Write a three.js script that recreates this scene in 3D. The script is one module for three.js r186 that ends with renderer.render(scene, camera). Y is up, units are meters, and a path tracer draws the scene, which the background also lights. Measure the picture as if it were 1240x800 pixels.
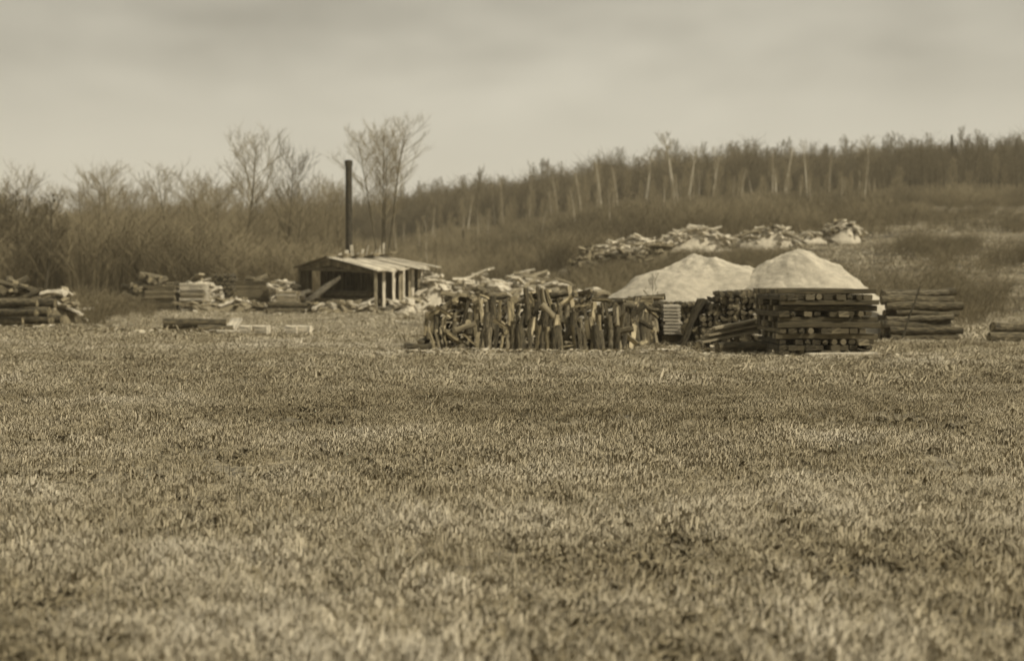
import * as THREE from 'three';
import { ImprovedNoise } from 'three/addons/math/ImprovedNoise.js';

// ---------------------------------------------------------------- camera, sky, sun, exposure
const scene = new THREE.Scene();
const camera = new THREE.PerspectiveCamera(29.9, 1024 / 660, 0.1, 2000);
camera.position.set(0, 1.5, 0);
camera.rotation.x = -0.0361;
camera.focus = 13;
camera.userData.fStop = 1.3;
const renderer = new THREE.WebGLRenderer({ antialias: true });
renderer.toneMapping = THREE.LinearToneMapping;
renderer.toneMappingExposure = 0.9;
renderer.shadowMap.enabled = true;

const noise = new ImprovedNoise();
const N3 = (x, y, z) => noise.noise(x, y, z);
const fbm = (x, y, z, o = 4) => { let s = 0, a = 0.5, f = 1; for (let i = 0; i < o; i++) { s += a * N3(x * f + i * 17.3, y * f + i * 5.7, z * f + 3.1 * i); a *= 0.5; f *= 2.03; } return s; };
function rng(seed) { let a = seed >>> 0; return () => { a = (a + 0x6D2B79F5) | 0; let t = Math.imul(a ^ (a >>> 15), 1 | a); t = (t + Math.imul(t ^ (t >>> 7), 61 | t)) ^ t; return ((t ^ (t >>> 14)) >>> 0) / 4294967296; }; }
const clamp = (x, a, b) => Math.min(b, Math.max(a, x));
const lerp = (a, b, t) => a + (b - a) * t;
const sstep = (a, b, x) => { const t = clamp((x - a) / (b - a), 0, 1); return t * t * (3 - 2 * t); };
// everything in the picture has the brown tone of an old print: v is the linear reflectance
const sep = (v) => { const k = clamp(v / 0.6, 0, 1); return [v * lerp(1.25, 1.11, k), v, v * lerp(0.52, 0.79, k)]; };
const C = (v) => { const c = new THREE.Color(); c.setRGB(...sep(v)); return c; };

{ // hazy bright sky, thin streaked cloud
  const W = 1024, H = 512, d = new Float32Array(W * H * 4);
  for (let j = 0; j < H; j++) for (let i = 0; i < W; i++) {
    const el = ((j + 0.5) / H - 0.5) * Math.PI, az = ((i + 0.5) / W - 0.5) * 2 * Math.PI;
    const x = Math.cos(el) * Math.cos(az), y = Math.sin(el), z = Math.cos(el) * Math.sin(az);
    const e = Math.max(0, y);
    let L = lerp(0.68, 0.50, sstep(0.08, 0.24, e));
    const c = fbm(x * 3.1 + 4, y * 9, z * 3.1, 5), c2 = fbm(x * 9 + 9, y * 30 + 2, z * 9, 4);
    L *= 1 + 0.30 * c * sstep(0.02, 0.2, e) + 0.34 * c2 * sstep(0.08, 0.2, e);
    const k = (j * W + i) * 4;
    d[k] = L * 1.055; d[k + 1] = L; d[k + 2] = L * 0.83; d[k + 3] = 1;
  }
  const t = new THREE.DataTexture(d, W, H, THREE.RGBAFormat, THREE.FloatType);
  t.mapping = THREE.EquirectangularReflectionMapping; t.magFilter = THREE.LinearFilter; t.minFilter = THREE.LinearFilter; t.needsUpdate = true;
  scene.background = t; scene.environment = t;
}
const sun = new THREE.DirectionalLight(new THREE.Color(1, 0.92, 0.74), 4.2);
sun.position.set(62, 72, -8); sun.target.position.set(0, 0, -40); scene.add(sun, sun.target);
sun.castShadow = true; sun.shadow.radius = 4; sun.shadow.mapSize.set(4096, 4096);
Object.assign(sun.shadow.camera, { left: -90, right: 90, top: 90, bottom: -90, near: 1, far: 400 });
scene.fog = new THREE.FogExp2(C(0.55), 0.0006);

// ---------------------------------------------------------------- textures and materials
function noiseTexture(size, fn, srgb = true) {
  const d = new Uint8Array(size * size * 4);
  for (let j = 0; j < size; j++) for (let i = 0; i < size; i++) { const v = fn(i / size, j / size), k = (j * size + i) * 4; const [r, g, b] = Array.isArray(v) ? v : [v, v, v]; d[k] = clamp(r * 255, 0, 255); d[k + 1] = clamp(g * 255, 0, 255); d[k + 2] = clamp(b * 255, 0, 255); d[k + 3] = 255; }
  const t = new THREE.DataTexture(d, size, size, THREE.RGBAFormat); t.wrapS = t.wrapT = THREE.RepeatWrapping; t.magFilter = THREE.LinearFilter; t.minFilter = THREE.LinearMipmapLinearFilter; t.generateMipmaps = true;
  if (srgb) t.colorSpace = THREE.SRGBColorSpace; t.needsUpdate = true; return t;
}
// tileable noise on a torus of two circles is costly: blend the four wrapped copies instead
const tile = (f) => (u, v) => { const a = f(u, v), b = f(u - 1, v), c = f(u, v - 1), e = f(u - 1, v - 1); const su = sstep(0.7, 1, u), sv = sstep(0.7, 1, v); return lerp(lerp(a, b, su), lerp(c, e, su), sv); };
const T = {};
{
  const g1 = tile((u, v) => fbm(u * 10, v * 10, 1.5, 6)), g2 = tile((u, v) => fbm(u * 90, v * 60, 9.5, 3));
  T.grass = noiseTexture(1024, (u, v) => clamp(0.78 + 0.42 * g1(u, v) + 0.55 * g2(u, v), 0.25, 1));
  const b1 = tile((u, v) => fbm(u * 26, v * 5, 3.3, 4)), b2 = tile((u, v) => fbm(u * 6, v * 4, 7.3, 4));
  T.bark = noiseTexture(256, (u, v) => clamp(0.72 + 0.75 * b1(u, v) + 0.5 * b2(u, v), 0.15, 1));
  const w1 = tile((u, v) => fbm(u * 40, v * 2.2, 5.1, 4)), w2 = tile((u, v) => fbm(u * 5, v * 3, 2.1, 4));
  T.wood = noiseTexture(256, (u, v) => clamp(0.82 + 0.5 * w1(u, v) + 0.35 * w2(u, v), 0.3, 1));
  const s1 = tile((u, v) => fbm(u * 70, v * 70, 6.1, 3)), s2 = tile((u, v) => fbm(u * 7, v * 7, 1.1, 4));
  T.dust = noiseTexture(512, (u, v) => clamp(0.88 + 0.34 * s1(u, v) + 0.18 * s2(u, v), 0.3, 1));
}
const mat = (v, map, extra = {}) => new THREE.MeshStandardMaterial({ color: C(v), map: map ?? null, roughness: 0.95, metalness: 0, vertexColors: true, ...extra });
const M = {
  ground: mat(1.0, T.grass, { bumpMap: T.grass, bumpScale: 0.05 }),
  blade: mat(1.0, null),
  bark: [0.16, 0.11, 0.21, 0.28].map((v) => mat(v, T.bark, { bumpMap: T.bark, bumpScale: 0.03 })),
  darkWood: [0.10, 0.14, 0.19].map((v) => mat(v, T.wood, { bumpMap: T.wood, bumpScale: 0.004 })),
  grey: [0.24, 0.30, 0.36].map((v) => mat(v, T.wood, { bumpMap: T.wood, bumpScale: 0.004 })),
  pale: [0.62, 0.70, 0.78].map((v) => mat(v, T.wood, { bumpMap: T.wood, bumpScale: 0.004 })),
  dust: mat(0.62, T.dust, { bumpMap: T.dust, bumpScale: 0.03 }),
  iron: mat(0.055, T.bark, { roughness: 0.8 }),
  twig: mat(0.22, null), twigDark: mat(0.10, null), needle: mat(0.055, null),
  birch: mat(0.72, T.wood), trunk: mat(0.17, T.bark), trunkDark: mat(0.085, T.bark),
};

// ---------------------------------------------------------------- geometry collector
class MB {
  constructor() { this.p = []; this.n = []; this.c = []; this.u = []; }
  tri(a, b, c, na, nb, nc, v = 1, ua = [0, 0], ub = [0, 0], uc = [0, 0]) {
    // wind each face the way its normals point
    const gx = (b[1] - a[1]) * (c[2] - a[2]) - (b[2] - a[2]) * (c[1] - a[1]), gy = (b[2] - a[2]) * (c[0] - a[0]) - (b[0] - a[0]) * (c[2] - a[2]), gz = (b[0] - a[0]) * (c[1] - a[1]) - (b[1] - a[1]) * (c[0] - a[0]);
    if (gx * (na[0] + nb[0] + nc[0]) + gy * (na[1] + nb[1] + nc[1]) + gz * (na[2] + nb[2] + nc[2]) < 0) { [b, c] = [c, b]; [nb, nc] = [nc, nb]; [ub, uc] = [uc, ub]; }
    this.p.push(...a, ...b, ...c); this.n.push(...na, ...nb, ...nc); this.u.push(...ua, ...ub, ...uc);
    const k = Array.isArray(v) ? v : [v, v, v]; for (let i = 0; i < 3; i++) this.c.push(k[0], k[1], k[2]);
  }
  quad(a, b, c, d, v = 1, uv, out = null) { // flat; out: a direction that the face looks towards
    const e = [b[0] - a[0], b[1] - a[1], b[2] - a[2]], f = [c[0] - a[0], c[1] - a[1], c[2] - a[2]];
    const n = [e[1] * f[2] - e[2] * f[1], e[2] * f[0] - e[0] * f[2], e[0] * f[1] - e[1] * f[0]], l = Math.hypot(...n) || 1; n[0] /= l; n[1] /= l; n[2] /= l; if (out && n[0] * out[0] + n[1] * out[1] + n[2] * out[2] < 0) { n[0] = -n[0]; n[1] = -n[1]; n[2] = -n[2]; }
    const q = uv ?? [[0, 0], [1, 0], [1, 1], [0, 1]];
    this.tri(a, b, c, n, n, n, v, q[0], q[1], q[2]); this.tri(a, c, d, n, n, n, v, q[0], q[2], q[3]);
  }
  // tapered tube through points with radii; caps coloured capV
  tube(pts, rad, sides, v = 1, capV = null, wob = 0, R = null) {
    const rings = [], nr = [];
    let ref = null, len = 0; const L = [0];
    for (let i = 1; i < pts.length; i++) { len += Math.hypot(pts[i][0] - pts[i - 1][0], pts[i][1] - pts[i - 1][1], pts[i][2] - pts[i - 1][2]); L.push(len); }
    const wv = Array.from({ length: sides }, () => 1 + (R ? (R() - 0.5) * 2 * wob : 0));
    for (let i = 0; i < pts.length; i++) {
      const a = pts[Math.max(0, i - 1)], b = pts[Math.min(pts.length - 1, i + 1)];
      const t = new THREE.Vector3(b[0] - a[0], b[1] - a[1], b[2] - a[2]).normalize();
      if (!ref) ref = Math.abs(t.y) > 0.9 ? new THREE.Vector3(1, 0, 0) : new THREE.Vector3(0, 1, 0);
      const e1 = new THREE.Vector3().crossVectors(t, ref).normalize(), e2 = new THREE.Vector3().crossVectors(t, e1).normalize();
      const ring = [], nn = [];
      for (let s = 0; s < sides; s++) { const an = s / sides * 2 * Math.PI, cx = Math.cos(an), sx = Math.sin(an), r = rad[i] * wv[s]; const o = [e1.x * cx + e2.x * sx, e1.y * cx + e2.y * sx, e1.z * cx + e2.z * sx]; ring.push([pts[i][0] + o[0] * r, pts[i][1] + o[1] * r, pts[i][2] + o[2] * r]); nn.push(o); }
      rings.push(ring); nr.push(nn);
    }
    for (let i = 0; i + 1 < pts.length; i++) for (let s = 0; s < sides; s++) {
      const s2 = (s + 1) % sides, u0 = s / sides, u1 = (s + 1) / sides;
      this.tri(rings[i][s], rings[i][s2], rings[i + 1][s2], nr[i][s], nr[i][s2], nr[i + 1][s2], v, [u0, L[i]], [u1, L[i]], [u1, L[i + 1]]);
      this.tri(rings[i][s], rings[i + 1][s2], rings[i + 1][s], nr[i][s], nr[i + 1][s2], nr[i + 1][s], v, [u0, L[i]], [u1, L[i + 1]], [u0, L[i + 1]]);
    }
    if (capV !== null) for (const e of [0, pts.length - 1]) {
      const q = pts[e === 0 ? 1 : e - 1], n = new THREE.Vector3(pts[e][0] - q[0], pts[e][1] - q[1], pts[e][2] - q[2]).normalize().toArray();
      for (let s = 0; s < sides; s++) this.tri(pts[e], rings[e][s], rings[e][(s + 1) % sides], n, n, n, capV, [0.5, 0.5], [0.5 + 0.1 * Math.cos(s), 0.5], [0.5, 0.6]);
    }
    return this;
  }
  geo() {
    const g = new THREE.BufferGeometry();
    g.setAttribute('position', new THREE.Float32BufferAttribute(this.p, 3)); g.setAttribute('normal', new THREE.Float32BufferAttribute(this.n, 3));
    g.setAttribute('color', new THREE.Float32BufferAttribute(this.c, 3)); g.setAttribute('uv', new THREE.Float32BufferAttribute(this.u, 2));
    return g;
  }
}
// a sawn board or timber along x, centre at origin, edges chamfered; grain along the length
function timberGeo(l, h, w, seed = 1, bow = 0, endV = 1.25) {
  const R = rng(seed), m = new MB(), ch = Math.min(h, w) * 0.12, n = 3, rings = [];
  const prof = [[-h / 2 + ch, -w / 2], [h / 2 - ch, -w / 2], [h / 2, -w / 2 + ch], [h / 2, w / 2 - ch], [h / 2 - ch, w / 2], [-h / 2 + ch, w / 2], [-h / 2, w / 2 - ch], [-h / 2, -w / 2 + ch]];
  for (let i = 0; i <= n; i++) { const t = i / n, dy = bow * Math.sin(Math.PI * t) + (R() - 0.5) * h * 0.06, dz = (R() - 0.5) * w * 0.05; rings.push(prof.map(([y, z]) => [(t - 0.5) * l, y + dy, z + dz])); }
  let off = R() * 3;
  for (let i = 0; i < n; i++) for (let s = 0; s < 8; s++) {
    const s2 = (s + 1) % 8, u0 = s * 0.12 + off, u1 = u0 + 0.12;
    m.quad(rings[i][s], rings[i + 1][s], rings[i + 1][s2], rings[i][s2], 0.94 + 0.12 * R(), [[u0, i / n * l], [u0, (i + 1) / n * l], [u1, (i + 1) / n * l], [u1, i / n * l]], [0, (prof[s][0] + prof[s2][0]) / h, (prof[s][1] + prof[s2][1]) / w]);
  }
  for (const [r, d] of [[rings[0], 1], [rings[n], -1]]) for (let s = 1; s < 7; s++) { const nn = [-d, 0, 0]; const a = r[0], b = r[s], c = r[s + 1]; m.tri(a, d > 0 ? b : c, d > 0 ? c : b, nn, nn, nn, endV, [off, 0.5], [off + 0.1, 0.5], [off, 0.6]); }
  return m.geo();
}
// a log along x, centre at origin; split = fraction of the round kept (1 = whole, 0.5 = half)
function logGeo(l, r0, r1, seed = 1, endV = 2.4, split = 1, crook = 0.02) {
  const R = rng(seed), m = new MB();
  const p = []; for (let i = 0; i <= 4; i++) p.push([(i / 4 - 0.5) * l, i % 4 ? (R() - 0.5) * 2 * crook : 0, i % 4 ? (R() - 0.5) * 2 * crook : 0]);
  if (split >= 1) return m.tube(p, p.map((_, i) => lerp(r0, r1, i / 4) * (0.95 + 0.1 * R())), 11, 1, endV, 0.09, R).geo();
  const S = 7, sect = [[0, 0]]; for (let s = 0; s < S; s++) { const a = (s / (S - 1) - 0.5) * 2 * Math.PI * split; sect.push([Math.cos(a) * (0.94 + 0.12 * R()), Math.sin(a) * (0.94 + 0.12 * R())]); }
  const rings = p.map((q, i) => sect.map(([y, z]) => [q[0], q[1] + (y - 0.35) * lerp(r0, r1, i / 4), q[2] + z * lerp(r0, r1, i / 4)]));
  for (let i = 0; i < 4; i++) for (let s = 0; s < sect.length; s++) { const s2 = (s + 1) % sect.length, inner = s === 0 || s2 === 0; m.quad(rings[i][s], rings[i][s2], rings[i + 1][s2], rings[i + 1][s], inner ? endV * 0.8 : 1, [[s / 8, i * l / 4], [(s + 1) / 8, i * l / 4], [(s + 1) / 8, (i + 1) * l / 4], [s / 8, (i + 1) * l / 4]], s === 0 ? [0, 0.2, -1] : s2 === 0 ? [0, 0.2, 1] : [0, sect[s][0] + sect[s2][0], sect[s][1] + sect[s2][1]]); }
  for (const i of [0, 4]) for (let s = 1; s < sect.length - 1; s++) { const nn = [i ? 1 : -1, 0, 0]; m.tri(rings[i][0], rings[i][s], rings[i][s + 1], nn, nn, nn, endV, [0.4, 0.4], [0.5, 0.4], [0.4, 0.5]); }
  return m.geo();
}

// ---------------------------------------------------------------- object helpers
const used = new Map();
function numbered(n) { const k = used.get(n) ?? 0; used.set(n, k + 1); return k ? n + '_' + String(k).padStart(3, '0') : n; }
function tag(o, label, category, group, kind) { if (label) o.userData.label = label; if (category) o.userData.category = category; if (group) o.userData.group = group; if (kind) o.userData.kind = kind; return o; }
function mesh(name, g, m, parent = scene) { const o = new THREE.Mesh(g, m); o.name = parent === scene ? numbered(name) : name; o.castShadow = o.receiveShadow = true; parent.add(o); return o; }
function thing(name, label, category, [x, y, z], turn = 0, group) { const o = new THREE.Group(); o.name = numbered(name); scene.add(o); o.position.set(x, y, z); o.rotation.y = turn; tag(o, label, category, group); return o; }
const pick = (a, R) => a[Math.floor(R() * a.length) % a.length];
// place an object whose length runs along x so that it runs from a to b, rolled about its own length
const X1 = new THREE.Vector3(1, 0, 0);
function span(o, a, b, roll = 0) {
  const A = new THREE.Vector3(...a), B = new THREE.Vector3(...b), d = B.clone().sub(A).normalize();
  o.position.copy(A).add(B).multiplyScalar(0.5);
  const side = Math.abs(d.y) > 0.98 ? new THREE.Vector3(0, 0, 1) : new THREE.Vector3(0, 1, 0);
  const z = new THREE.Vector3().crossVectors(d, side).normalize(), y = new THREE.Vector3().crossVectors(z, d);
  o.quaternion.setFromRotationMatrix(new THREE.Matrix4().makeBasis(d, y, z)).multiply(new THREE.Quaternion().setFromAxisAngle(X1, roll));
  return o;
}
// metres across at a given distance for a bearing measured as slope (x / distance)
const F = 1497, bear = (px) => (px - 620) / F, AX = (px, d) => bear(px) * d;

// ---------------------------------------------------------------- terrain
function ramp(D, s) { // integral of a slope that sets in between s and s + 30 m
  const e = s + 30; if (D <= s) return 0; const t = clamp((D - s) / 30, 0, 1); let v = 30 * (t * t * t - t * t * t * t / 2); if (D > e) v += Math.min(D, 330) - e + Math.max(0, Math.min(60, D - 330)) * 0.3; return v;
}
function H(x, z) {
  const D = Math.max(1, -z), u = clamp(x / D, -0.6, 0.6);
  const onset = lerp(84, 38, sstep(-0.05, 0.10, u));
  const K = [[-0.6, 0.045], [-0.28, 0.05], [-0.127, 0.056], [-0.04, 0.080], [0.053, 0.084], [0.16, 0.094], [0.254, 0.099], [0.374, 0.105], [0.61, 0.11]];
  let ki = 0; while (u > K[ki + 1][0]) ki++; const f = lerp(K[ki][1], K[ki + 1][1], sstep(0, 1, (u - K[ki][0]) / (K[ki + 1][0] - K[ki][0])));
  let h = z < 0 ? f * ramp(D, onset) : 0;
  h += 0.035 * fbm(x * 0.35, 3.3, z * 0.35, 3) + 0.5 * sstep(50, 140, D) * fbm(x * 0.05, 1.3, z * 0.05, 3);
  return h;
}
{
  const zs = [], xs = [];
  for (let z = 30; z > 0; z -= 3) zs.push(z);
  for (let D = 0; D < 40; D += 0.5) zs.push(-D);
  for (let D = 40; D < 110; D += 1.5) zs.push(-D);
  for (let D = 110; D < 460; D += 6) zs.push(-D);
  for (let i = -90; i <= 90; i++) xs.push(Math.sign(i) * Math.pow(Math.abs(i) / 90, 2.0) * 260 + i * 0.12);
  const nx = xs.length, p = [], uv = [], col = [], idx = [];
  for (const z of zs) for (const x of xs) {
    p.push(x, H(x, z), z); uv.push(x / 4.3, z / 4.3);
    const D = -z;
    let v = 0.31 + 0.24 * fbm(x * 0.22, 7, z * 0.22, 4) + 0.18 * fbm(x * 1.3, 2, z * 1.3, 3);
    // trodden, darker yard between the stacks; weedy streaks along the slope of the hill pasture
    v -= 0.10 * sstep(-0.1, 0.3, fbm(x * 0.12 + 3, 4, z * 0.3, 3)) * sstep(38, 48, D);
    if (D > 50 && x / D > 0.1) v -= 0.20 * sstep(-0.12, 0.14, fbm(x * 0.06, 9, z * 0.22, 3));
    col.push(...sep(clamp(v, 0.07, 0.6)));
  }
  for (let j = 0; j + 1 < zs.length; j++) for (let i = 0; i + 1 < nx; i++) { const a = j * nx + i, b = a + 1, c = a + nx, d = c + 1; idx.push(a, b, c, b, d, c); }
  const g = new THREE.BufferGeometry(); g.setAttribute('position', new THREE.Float32BufferAttribute(p, 3)); g.setAttribute('uv', new THREE.Float32BufferAttribute(uv, 2)); g.setAttribute('color', new THREE.Float32BufferAttribute(col, 3)); g.setIndex(idx);
  g.computeVertexNormals(); { const n = g.attributes.normal; if (n.getY(0) < 0) { const ix = g.index.array; for (let i = 0; i < ix.length; i += 3) { const t = ix[i]; ix[i] = ix[i + 1]; ix[i + 1] = t; } g.computeVertexNormals(); } }
  M.ground.color.setRGB(1, 1, 1);
  tag(mesh('ground', g, M.ground), 'dry grass field rising to a pasture hillside', 'ground', null, 'structure');
}

// ---------------------------------------------------------------- dry grass
function tuftGeo(seed, n, hMin, hMax, wid, spread, lean) {
  const R = rng(seed), m = new MB();
  for (let i = 0; i < n; i++) {
    const a = R() * 6.283, r = Math.sqrt(R()) * spread, x = Math.cos(a) * r, z = Math.sin(a) * r, h = lerp(hMin, hMax, R() * R() * 0.6 + R() * 0.4);
    const b = R() * 6.283, l = lean * (0.3 + R()) * h, fx = Math.cos(b), fz = Math.sin(b), w = wid * (0.6 + 0.8 * R()), v = 0.9 + 0.2 * R();
    const sx = -fz * w / 2, sz = fx * w / 2, A = [x - sx, -0.02, z - sz], B = [x + sx, -0.02, z + sz];
    const mx = x + fx * l * 0.35, mz = z + fz * l * 0.35, Cc = [mx + sx * 0.8, h * 0.6, mz + sz * 0.8], Dd = [mx - sx * 0.8, h * 0.6, mz - sz * 0.8], E = [x + fx * l, h, z + fz * l];
    const n1 = [fx * 0.3, 0.9, fz * 0.3];
    m.tri(A, B, Cc, n1, n1, n1, v); m.tri(A, Cc, Dd, n1, n1, n1, v); m.tri(Dd, Cc, E, n1, n1, n1, v);
  }
  return m.geo();
}
{
  const bands = [ // from, to, tufts per square metre, geometry
    [3.6, 9, 420, tuftGeo(11, 14, 0.03, 0.13, 0.005, 0.07, 0.6)],
    [9, 18, 190, tuftGeo(12, 16, 0.03, 0.12, 0.007, 0.10, 0.6)],
    [18, 34, 100, tuftGeo(13, 16, 0.03, 0.09, 0.011, 0.15, 0.9)],
    [34, 75, 26, tuftGeo(14, 18, 0.02, 0.07, 0.02, 0.32, 1.0)],
    [75, 150, 4, tuftGeo(15, 20, 0.04, 0.16, 0.04, 0.5, 0.9)],
  ];
  const R = rng(77), mtx = new THREE.Matrix4(), q = new THREE.Quaternion(), e = new THREE.Euler(), col = new THREE.Color();
  for (const [d0, d1, dens, g] of bands) {
    const half = 0.50, area = half * (d1 * d1 - d0 * d0), n = Math.round(area * dens), list = [];
    for (let i = 0; i < n; i++) {
      const D = Math.sqrt(lerp(d0 * d0, d1 * d1, R())), x = (R() * 2 - 1) * half * D, z = -D;
      if (d0 > 70 && x / D < 0.08) continue;
      const patch = fbm(x * 0.55, 5, z * 0.55, 4), big = fbm(x * 0.09, 8, z * 0.09, 3), clump = fbm(x * 2.6, 1, z * 2.6, 2);
      const keep = 0.60 + patch * 0.9 + clump * 1.0 - 0.5 * sstep(36, 46, D) * sstep(0.14, 0.06, x / D); if (R() > keep * (D > 26.4 && D < 36 && x > -2.9 && x < 8.4 ? 0.3 : 1)) continue;
      list.push([x, z, patch, big, clump]);
    }
    const im = new THREE.InstancedMesh(g, M.blade, list.length);
    list.forEach(([x, z, patch, big, clump], i) => {
      const s = (0.6 + 0.7 * R() * R() + 0.35 * R() + clump * 0.7 + patch * 0.5) * (R() < 0.06 ? 1.45 : 1), flat = R() < 0.3 ? 0.9 : 0.3; e.set((R() - 0.5) * flat, R() * 6.283, (R() - 0.5) * flat); q.setFromEuler(e);
      mtx.compose(new THREE.Vector3(x, H(x, z), z), q, new THREE.Vector3(s, s * (0.8 + 0.5 * R()), s)); im.setMatrixAt(i, mtx);
      const v = clamp(0.37 + 0.42 * patch + 0.34 * big + 0.17 * clump + (R() - 0.5) * 0.08, 0.09, 0.6); col.setRGB(...sep(v)); im.setColorAt(i, col);
    });
    im.name = numbered('dry_grass'); im.castShadow = im.receiveShadow = true; scene.add(im);
    tag(im, 'dry pale meadow grass covering the open field', 'grass', null, 'stuff');
  }
  M.blade.color.setRGB(1, 1, 1);
  // low dark weeds and last year's stalks scattered through the turf
  const wg = tuftGeo(16, 18, 0.015, 0.05, 0.022, 0.07, 1.8), sg = tuftGeo(17, 6, 0.08, 0.22, 0.004, 0.06, 0.6);
  for (const [g, n, nm, label, v0, v1] of [[wg, 4200, 'low_weeds', 'flat dark weeds scattered through the turf', 0.12, 0.22], [sg, 1500, 'dry_stalks', 'thin tall dry stalks standing in the turf', 0.28, 0.5]]) {
    const im = new THREE.InstancedMesh(g, M.blade, n); let i = 0, guard = 0;
    while (i < n && guard++ < 200000) { const D = 4 + 34 * Math.pow(R(), 1.3), x = (R() * 2 - 1) * 0.5 * D, z = -D; if (R() > sstep(0.0, 0.25, fbm(x * 0.5 + 20, nm.length, z * 0.5, 3)) + 0.12) continue; const s = 0.6 + 1.1 * R(); e.set((R() - 0.5) * 0.4, R() * 6.283, (R() - 0.5) * 0.4); q.setFromEuler(e); mtx.compose(new THREE.Vector3(x, H(x, z), z), q, new THREE.Vector3(s, s, s)); im.setMatrixAt(i, mtx); col.setRGB(...sep(lerp(v0, v1, R()))); im.setColorAt(i, col); i++; }
    im.count = i; im.name = nm; scene.add(im); tag(im, label, 'weeds', null, 'stuff');
  }
}

// ---------------------------------------------------------------- bare trees
function limb(m, R, p, d, len, r, depth, o, twigM) {
  const n = depth === 0 ? o.segs ?? 6 : depth === 1 ? 4 : 2, pts = [p.toArray()], rad = [r]; let q = p.clone(), dir = d.clone(); const nodes = [];
  for (let i = 1; i <= n; i++) {
    dir.x += (R() - 0.5) * o.wander; dir.z += (R() - 0.5) * o.wander; dir.y += depth ? o.lift : 0.05; dir.normalize();
    q = q.clone().addScaledVector(dir, len / n); pts.push(q.toArray()); rad.push(Math.max(o.tip, r * (1 - 0.86 * i / n))); nodes.push([q.clone(), dir.clone(), i / n]);
  }
  m.tube(pts, rad, depth === 0 ? 7 : depth === 1 ? 4 : 3, 0.85 + 0.3 * R());
  return [pts, rad, nodes];
}
function along(pts, rad, t) { const k = clamp(t, 0, 0.999) * (pts.length - 1), i = Math.floor(k), f = k - i; return [new THREE.Vector3(...pts[i]).lerp(new THREE.Vector3(...pts[i + 1]), f), lerp(rad[i], rad[i + 1], f), new THREE.Vector3(...pts[i + 1]).sub(new THREE.Vector3(...pts[i])).normalize()]; }
// o: height, radius, stems, spreadStem, branches, from, branchLen, angle, subs, twigs, lift, wander, tip
function bareTree(seed, o) {
  const R = rng(seed), tm = new MB(), cm = new MB(), up = new THREE.Vector3(0, 1, 0);
  for (let s = 0; s < (o.stems ?? 1); s++) {
    const a0 = R() * 6.283, sp = (o.spreadStem ?? 0.04) * (0.5 + R());
    const [pts, rad] = limb(tm, R, new THREE.Vector3(Math.cos(a0) * 0.1 * s, -0.2, Math.sin(a0) * 0.1 * s), new THREE.Vector3(Math.cos(a0) * sp, 1, Math.sin(a0) * sp).normalize(), o.height * (s ? 0.75 + 0.2 * R() : 0.95), o.radius * (s ? 0.7 : 1), 0, o);
    for (let b = 0; b < o.branches; b++) {
      const t = lerp(o.from, 0.97, (b + R()) / o.branches), [p, r, td] = along(pts, rad, t), a = b * 2.4 + R() * 1.2, an = o.angle * (0.7 + 0.6 * R());
      const d = td.clone().multiplyScalar(Math.cos(an)).add(new THREE.Vector3(Math.cos(a), 0, Math.sin(a)).multiplyScalar(Math.sin(an))).normalize();
      const tq = (t - o.from) / (1 - o.from), bl = o.branchLen * (o.round ? 0.35 + 0.75 * Math.sin(Math.PI * (0.15 + 0.75 * tq)) : 1.05 - 0.6 * tq) * (0.6 + 0.6 * R());
      const [bp, br] = limb(cm, R, p, d, bl, Math.min(r * 0.6, 0.012 * bl + 0.012), 1, o);
      for (let k = 0; k < o.subs; k++) {
        const tt = 0.2 + 0.78 * (k + R()) / o.subs, [sp2, sr, sd] = along(bp, br, tt), sa = R() * 6.283, san = 0.5 + 0.5 * R();
        const dd = sd.clone().multiplyScalar(Math.cos(san)).add(new THREE.Vector3(Math.cos(sa), (R() - 0.2) * 0.9, Math.sin(sa)).normalize().multiplyScalar(Math.sin(san))).normalize();
        const sl = bl * (0.3 + 0.3 * R()) * (1.15 - 0.5 * tt);
        const [tp, tr] = limb(cm, R, sp2, dd, sl, Math.max(o.tip, sr * 0.6), 2, o);
        for (let w = 0; w < o.twigs; w++) {
          const [wp, , wd] = along(tp, tr, 0.25 + 0.72 * R()), wa = R() * 6.283, dw = wd.clone().add(new THREE.Vector3(Math.cos(wa), (R() - 0.1), Math.sin(wa)).multiplyScalar(0.75)).normalize(), wl = sl * (0.3 + 0.4 * R());
          cm.tube([wp.toArray(), wp.clone().addScaledVector(dw, wl).toArray()], [o.tip * 0.9, o.tip * 0.4], 3, 0.8 + 0.4 * R());
        }
      }
    }
  }
  return [tm.geo(), cm.geo()];
}
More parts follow.
